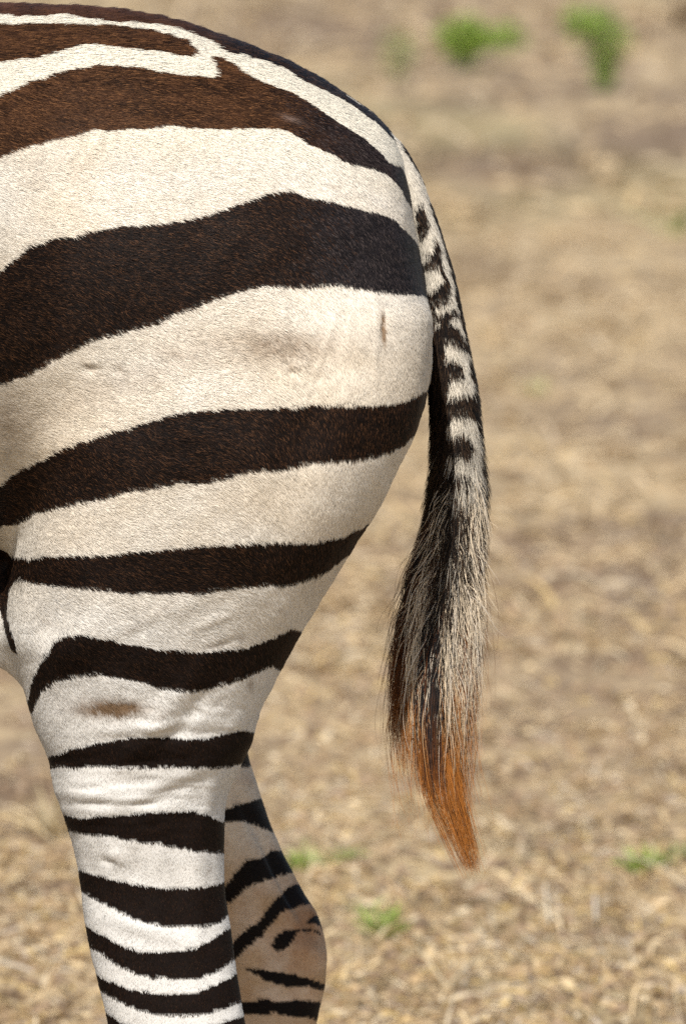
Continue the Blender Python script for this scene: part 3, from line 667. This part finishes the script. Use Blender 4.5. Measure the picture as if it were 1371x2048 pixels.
tt = sstep(-.45, .35, g1 * 1.3 + g2 * .6 + .5 * fbm(x * 2.3, y * 1.1, o=2))[:, None]; cl = soil * (1 - tt) + strw * tt
t2 = (sstep(.12, .5, -g2 + .3 * g3) * .7)[:, None]; cl = cl * (1 - t2) + drk * t2
t3 = (sstep(.05, .45, fbm(x * .8 + 30, y * .3 + 7, o=3)) * .30)[:, None]; cl = cl * (1 - t3) + np.array([.36, .33, .14]) * t3
gx, gy = w2p(np.stack([x, y, 0 * x], 1)); fr0 = (y > 1) & (y < 60)
bare = np.zeros(len(x))
BARE = [(60,1585,110,24,.9),(30,1600,50,14,.6),(960,530,60,22,.6),(1010,570,120,30,.35),(815,1008,40,16,.7),(690,1000,60,22,.3),(1230,560,100,22,.4),(1080,1640,60,16,.6),(800,1850,80,18,.7),(560,1560,60,40,.3),(1290,1890,60,14,.6),(850,340,60,20,.4),(1000,420,160,40,.25),(120,1420,60,30,.3),(980,1780,60,14,.5),(1130,1880,70,12,.6),(500,20,200,20,.3)]  # bare dark earth; the far-left patches also paint in a clod's shadow
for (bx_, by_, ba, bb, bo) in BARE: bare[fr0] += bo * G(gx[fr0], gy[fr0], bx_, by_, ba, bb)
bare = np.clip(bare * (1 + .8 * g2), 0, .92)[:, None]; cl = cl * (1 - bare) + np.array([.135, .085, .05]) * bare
iv = np.arange(len(x)).reshape(len(ys), len(xs))
gq = np.stack([iv[:-1, :-1], iv[:-1, 1:], iv[1:, 1:], iv[1:, :-1]], -1).reshape(-1, 4)
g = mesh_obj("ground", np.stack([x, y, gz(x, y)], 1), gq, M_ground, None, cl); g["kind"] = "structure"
print("ground", len(x), time.time() - T0)

def ribbons(name, base, length, width, heading, rise, bend, curl, col, mat, K=4, kind="stuff", parent=None, twist=None):
    """a heap of narrow, bent dry leaves; one mesh"""
    n = len(base); hd = np.stack([np.cos(heading), np.sin(heading), np.zeros(n)], 1); sdv = np.stack([-np.sin(heading), np.cos(heading), np.zeros(n)], 1)
    tw = rng.uniform(-1, 1, n) if twist is None else twist
    wv = norm(sdv * np.cos(tw)[:, None] + np.array([0, 0, 1.]) * np.sin(tw)[:, None])
    pts = np.zeros((n, K, 3)); p = base.copy(); el = rise.copy(); pts[:, 0] = p
    for k in range(1, K):
        hh = norm(hd + sdv * (curl * k / K)[:, None])
        p = p + (hh * np.cos(el)[:, None] + np.array([0, 0, 1.]) * np.sin(el)[:, None]) * (length / (K - 1))[:, None]
        el = el - bend / (K - 1); pts[:, k] = p
    taper = np.interp(np.linspace(0, 1, K), [0, .3, 1], [.7, 1, .15])
    a = pts + wv[:, None] * (width[:, None] * taper)[..., None] * .5; b_ = pts - wv[:, None] * (width[:, None] * taper)[..., None] * .5
    Vv = np.stack([a, b_], 2).reshape(n, K * 2, 3)
    i = np.arange(n)[:, None, None] * K * 2; k = np.arange(K - 1)[None, :, None] * 2
    fq_ = (i + k + np.array([0, 1, 3, 2])[None, None]).reshape(-1, 4)
    cc = np.repeat(col, K * 2, 0)
    o = mesh_obj(name, Vv.reshape(-1, 3), fq_, mat, parent, cc, False)
    if kind: o["kind"] = kind
    return o
def scatter(n, y0, y1, xm, pw=1.0):
    y = y0 + (y1 - y0) * rng.random(n) ** pw; x = rng.uniform(-1, 1, n) * (xm + .037 * (y + 8) * 1.15)
    return x, y
pal = np.array([[.62, .47, .27], [.46, .32, .17], [.36, .24, .12], [.68, .56, .38], [.25, .16, .09], [.55, .39, .16], [.50, .42, .32]])
def litter(name, n, y0, y1, lmin, lmax, wmin, wmax, xm, pw=1.0, rise=(.15, .35), clump=0):
    x, y = scatter(n, y0, y1, xm, pw)
    kp = rng.random(n) < .45 + .9 * sstep(-.35, .3, fbm(x * 7, y * 5, o=2)); kp &= rng.random(n) < 1.15 - sstep(-.1, .45, -fbm(x * 1.1 + 5, y * .55, o=3)) ; x, y = x[kp], y[kp]; n = len(x)
    z = gz(x, y)
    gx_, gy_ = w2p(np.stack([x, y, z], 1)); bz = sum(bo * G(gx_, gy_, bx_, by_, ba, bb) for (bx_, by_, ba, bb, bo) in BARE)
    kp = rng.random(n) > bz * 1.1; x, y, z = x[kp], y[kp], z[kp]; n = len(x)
    c_ = pal[rng.choice(len(pal), n, p=[.23, .2, .14, .14, .1, .12, .07])] * rng.uniform(.7, 1.15, (n, 1))
    fd = sstep(3.5, 11, y)[:, None] * .6; c_ = c_ * (1 - fd) + np.array([.44, .33, .20]) * fd
    el = np.abs(rng.normal(*rise, n)); L = rng.uniform(lmin, lmax, n)
    return ribbons(name, np.stack([x, y, z + .002], 1), L, rng.uniform(wmin, wmax, n), rng.uniform(0, 6.283, n), el, rng.uniform(.2, 2.2, n) * 1.0, rng.normal(0, .8, n), c_, M_litter)
litter("dry_grass", 52000, 1.8, 6.5, .012, .05, .0018, .0048, .35, 1.35)
litter("dry_grass", 8000, 1.8, 8, .04, .10, .0014, .0032, .35, 1.3, (.30, .35))
litter("dry_leaf_litter", 8000, 1.8, 7, .010, .028, .006, .013, .35, 1.3, (.1, .5))
litter("dry_grass", 26000, 6.0, 16, .03, .10, .004, .010, .5, 1.2)
litter("dry_grass", 14000, 15, 42, .05, .16, .008, .022, .8, 1.0)
# clods of earth
def clods(n, y0, y1):
    x, y = scatter(n, y0, y1, .35, 1.3); V0 = np.array([[0,0,1],[1,0,0],[0,1,0],[-1,0,0],[0,-1,0],[0,0,-1.]]); F0 = np.array([[0,1,2],[0,2,3],[0,3,4],[0,4,1],[5,2,1],[5,3,2],[5,4,3],[5,1,4]])
    r = rng.uniform(.004, .016, n) * rng.uniform(.5, 1.2, n); jit = rng.uniform(.6, 1.3, (n, 6, 1))
    a = rng.uniform(0, 6.28, n); ca, sa = np.cos(a), np.sin(a)
    v = V0[None] * jit * r[:, None, None] * np.array([1, 1, .7]); vx = v[..., 0] * ca[:, None] - v[..., 1] * sa[:, None]; vy = v[..., 0] * sa[:, None] + v[..., 1] * ca[:, None]
    Vv = np.stack([vx + x[:, None], vy + y[:, None], v[..., 2] + gz(x, y)[:, None]], -1)
    f = (np.arange(n)[:, None, None] * 6 + F0[None]).reshape(-1, 3)
    c_ = np.array([.22, .155, .10]) * rng.uniform(.6, 1.5, (n, 1)); o = mesh_obj("earth_clods", Vv.reshape(-1, 3), f, M_ground, None, np.repeat(c_, 6, 0), False); o["kind"] = "stuff"
clods(11000, 1.8, 8)

# ------------------------------------------------------------------ green tufts and single stalks: things
def g2w(px, py):                       # where a line of sight meets the ground
    a = (px - 685.5) / (DIST * PPM); b_ = (1024 - py) / (DIST * PPM)
    dy = cp + b_ * sp; dz = -sp + b_ * cp; t = -CAM[2] / dz
    return CAM[0] + a * t, CAM[1] + dy * t
def tuft(name, px, py, wpx, hpx, n, cols, label, cat, lean=.5, wide=1.0, group=None):
    x, y = g2w(px, py); s = math.hypot(y + 8, 1.7) / (DIST * PPM)
    Wd, Ht = wpx * s, hpx * s
    r = Wd * .5 * np.sqrt(rng.random(n)); a = rng.uniform(0, 6.283, n)
    bx, by = r * np.cos(a) * .55, r * np.sin(a) * .45
    hd = np.arctan2(by, bx) + rng.normal(0, .6, n)
    cl = np.array(cols)[rng.integers(0, len(cols), n)] * rng.uniform(.7, 1.25, (n, 1))
    o = ribbons(name, np.stack([bx, by, np.zeros(n)], 1), rng.uniform(.6, 1.15, n) * Ht * 1.25, np.full(n, Ht * .10 * wide) * rng.uniform(.6, 1.3, n), hd,
                rng.uniform(.75, 1.5, n), rng.uniform(.2, 1.3, n), rng.normal(0, .3, n), cl, M_leaf, K=5, kind=None)
    o.location = (x, y, float(gz(np.array([x]), np.array([y]))[0]) - .004)
    tagged(o, label, cat, group); return o
GR = [(.23, .36, .035), (.27, .39, .05), (.17, .29, .03), (.34, .40, .10)]
YG = [(.33, .36, .13), (.39, .38, .17), (.25, .31, .09), (.44, .38, .22)]
def bush(px, py, wpx, hpx, n, cols, label, shape):
    """a low leafy weed: many small leaves spread through an uneven crown, with a few stems"""
    x, y = g2w(px, py); s = math.hypot(y + 8, 1.7) / (DIST * PPM)
    root_ = bpy.data.objects.new("green_weed", None); link(root_)
    root_.location = (x, y, float(gz(np.array([x]), np.array([y]))[0]))
    tagged(root_, label, "weed")
    P0 = []
    for (cx, cz, rx_, rz_, k) in shape:
        m = int(n * k); d = rng.normal(0, 1, (m, 3)); d = norm(d) * (rng.random((m, 1)) ** .4)
        P0.append(np.stack([cx + d[:, 0] * rx_, d[:, 1] * rx_, cz + d[:, 2] * rz_], 1))
    P0 = np.concatenate(P0) * s * 1.3; P0[:, 2] = np.maximum(P0[:, 2], .004); m = len(P0)
    cl = np.array(cols)[rng.integers(0, len(cols), m)] * rng.uniform(.65, 1.25, (m, 1))
    o = ribbons("leaf", P0, rng.uniform(.012, .026, m) * 1.3, rng.uniform(.006, .012, m), rng.uniform(0, 6.283, m), rng.uniform(-.3, 1.2, m), rng.uniform(.2, 1.4, m), rng.normal(0, .3, m), cl, M_leaf, K=4, kind="stuff", parent=root_)
    o.name = "leaves"
    k = 9; e = P0[rng.integers(0, m, k)]
    b0 = rng.normal(0, .006, (k, 3)); b0[:, 2] = -.01; d = e - b0; L = np.linalg.norm(d, axis=1)
    ribbons("stem", b0, L, np.full(k, .004), np.arctan2(d[:, 1], d[:, 0]), np.arcsin(np.clip(d[:, 2] / L, -1, 1)), np.zeros(k), np.zeros(k), np.tile([.14, .2, .05], (k, 1)), M_leaf, K=3, kind="stuff", parent=root_)
bush(940, 128, 130, 100, 1500, GR, "bright green weed on bare ground, left of the two clearest weeds at the top", [(-12, 52, 42, 34, .6), (48, 52, 42, 22, .3), (-5, 25, 22, 22, .1)])
bush(1205, 182, 130, 140, 1300, GR + YG[2:3], "dark green weed narrowing to its foot, rightmost at the top of the picture", [(-25, 105, 45, 26, .35), (5, 75, 40, 40, .4), (2, 30, 17, 28, .25)])
bush(795, 165, 60, 80, 260, YG, "faint yellowish green weed in the background above the rump", [(0, 45, 30, 32, 1.0)])
tuft("grass_tuft", 620, 1765, 120, 55, 92, YG[:3] + GR[:1], "small green grass tuft beside the right hock", "grass tuft", wide=1.1)
tuft("grass_tuft", 700, 1742, 60, 38, 52, YG[:3] + GR[:1], "tiny green sprig left of the tail tip", "grass tuft", wide=1.1)
tuft("grass_tuft", 770, 1915, 110, 60, 100, YG[:3] + GR[:2], "green grass tuft on the ground right of the hock, below the tail tip", "grass tuft", wide=1.1)
tuft("grass_tuft", 725, 1868, 60, 50, 22, YG[:3], "yellowish green sprig just behind the hock", "grass tuft")
tuft("grass_tuft", 1290, 1758, 110, 50, 120, YG[:3] + GR[:2], "wide low green grass tuft at the right edge of the picture", "grass tuft", wide=1.2)
tuft("grass_tuft", 1355, 1738, 70, 45, 60, YG[:3], "pale green grass sprig cut by the right edge of the picture", "grass tuft")
tuft("grass_tuft", 1350, 470, 90, 100, 18, YG[1:], "blurred olive grass tuft by the right edge in the upper picture", "grass tuft")
tuft("grass_tuft", 1070, 800, 90, 45, 26, YG[1:], "blurred yellow green tuft halfway up, right of the tail", "grass tuft")
tuft("dry_tuft", 1368, 62, 26, 100, 26, [(.20, .14, .08), (.26, .18, .10)], "dark brown dry stems at the top right corner of the picture", "dry plant")
tuft("dry_tuft", 105, 1710, 60, 120, 30, [(.62, .52, .34), (.55, .43, .25)], "upright pale dry grass tuft left of the hind leg", "grass tuft")
# straw stalks large enough to pick out
def stalk(p, q, wd, lift, label, colr=(.62, .50, .31)):
    (x0, y0_), (x1, y1_) = g2w(*p), g2w(*q); L = math.hypot(x1 - x0, y1_ - y0_); K = 7; ns = 6
    h = math.atan2(y1_ - y0_, x1 - x0); V_ = []
    for k in range(K):
        t = k / (K - 1); cx = L * t; cz = .006 + lift * math.sin(math.pi * t) + .012; cyy = .03 * L * math.sin(3 * t)
        r = wd * .42 * (1 - .5 * t)
        for j in range(ns):
            a = j * 2 * math.pi / ns; V_.append((cx, cyy + r * math.cos(a), cz + r * math.sin(a)))
    iv = np.arange(K * ns).reshape(K, ns); q_ = np.stack([iv[:-1], np.roll(iv, -1, 1)[:-1], np.roll(iv, -1, 1)[1:], iv[1:]], -1).reshape(-1, 4)
    o = mesh_obj("straw_stalk", V_, q_, M_litter, None, np.tile(colr, (K * ns, 1)))
    o.location = (x0, y0_, float(gz(np.array([x0]), np.array([y0_]))[0])); o.rotation_euler = (0, 0, h)
    tagged(o, label, "straw")
stalk((895, 2040), (830, 1925), .004, .012, "pale straw stalk leaning left from the crossing at the bottom of the picture")
stalk((895, 2040), (1030, 1965), .004, .010, "long pale straw stalk running right from the crossing at the bottom")
stalk((800, 1985), (860, 1960), .003, .008, "short straw stalk left of the crossing stalks")
stalk((1160, 1745), (1371, 1815), .004, .012, "long straw stalk slanting down under the green tuft at the right edge", (.66, .55, .38))
stalk((1035, 1760), (1085, 1715), .004, .02, "straw stalk low on the ground right of the tail tip", (.6, .47, .3))
stalk((1098, 1888), (1105, 1828), .004, .03, "upright pale stalk low right of the tail", (.68, .58, .42))
stalk((1190, 1880), (1200, 1850), .004, .02, "short pale stub near the bottom right", (.62, .56, .46))
stalk((10, 1888), (140, 1884), .005, .006, "flat brown straw stalk lying level left of the hind leg", (.45, .31, .17))
print("done", time.time() - T0)
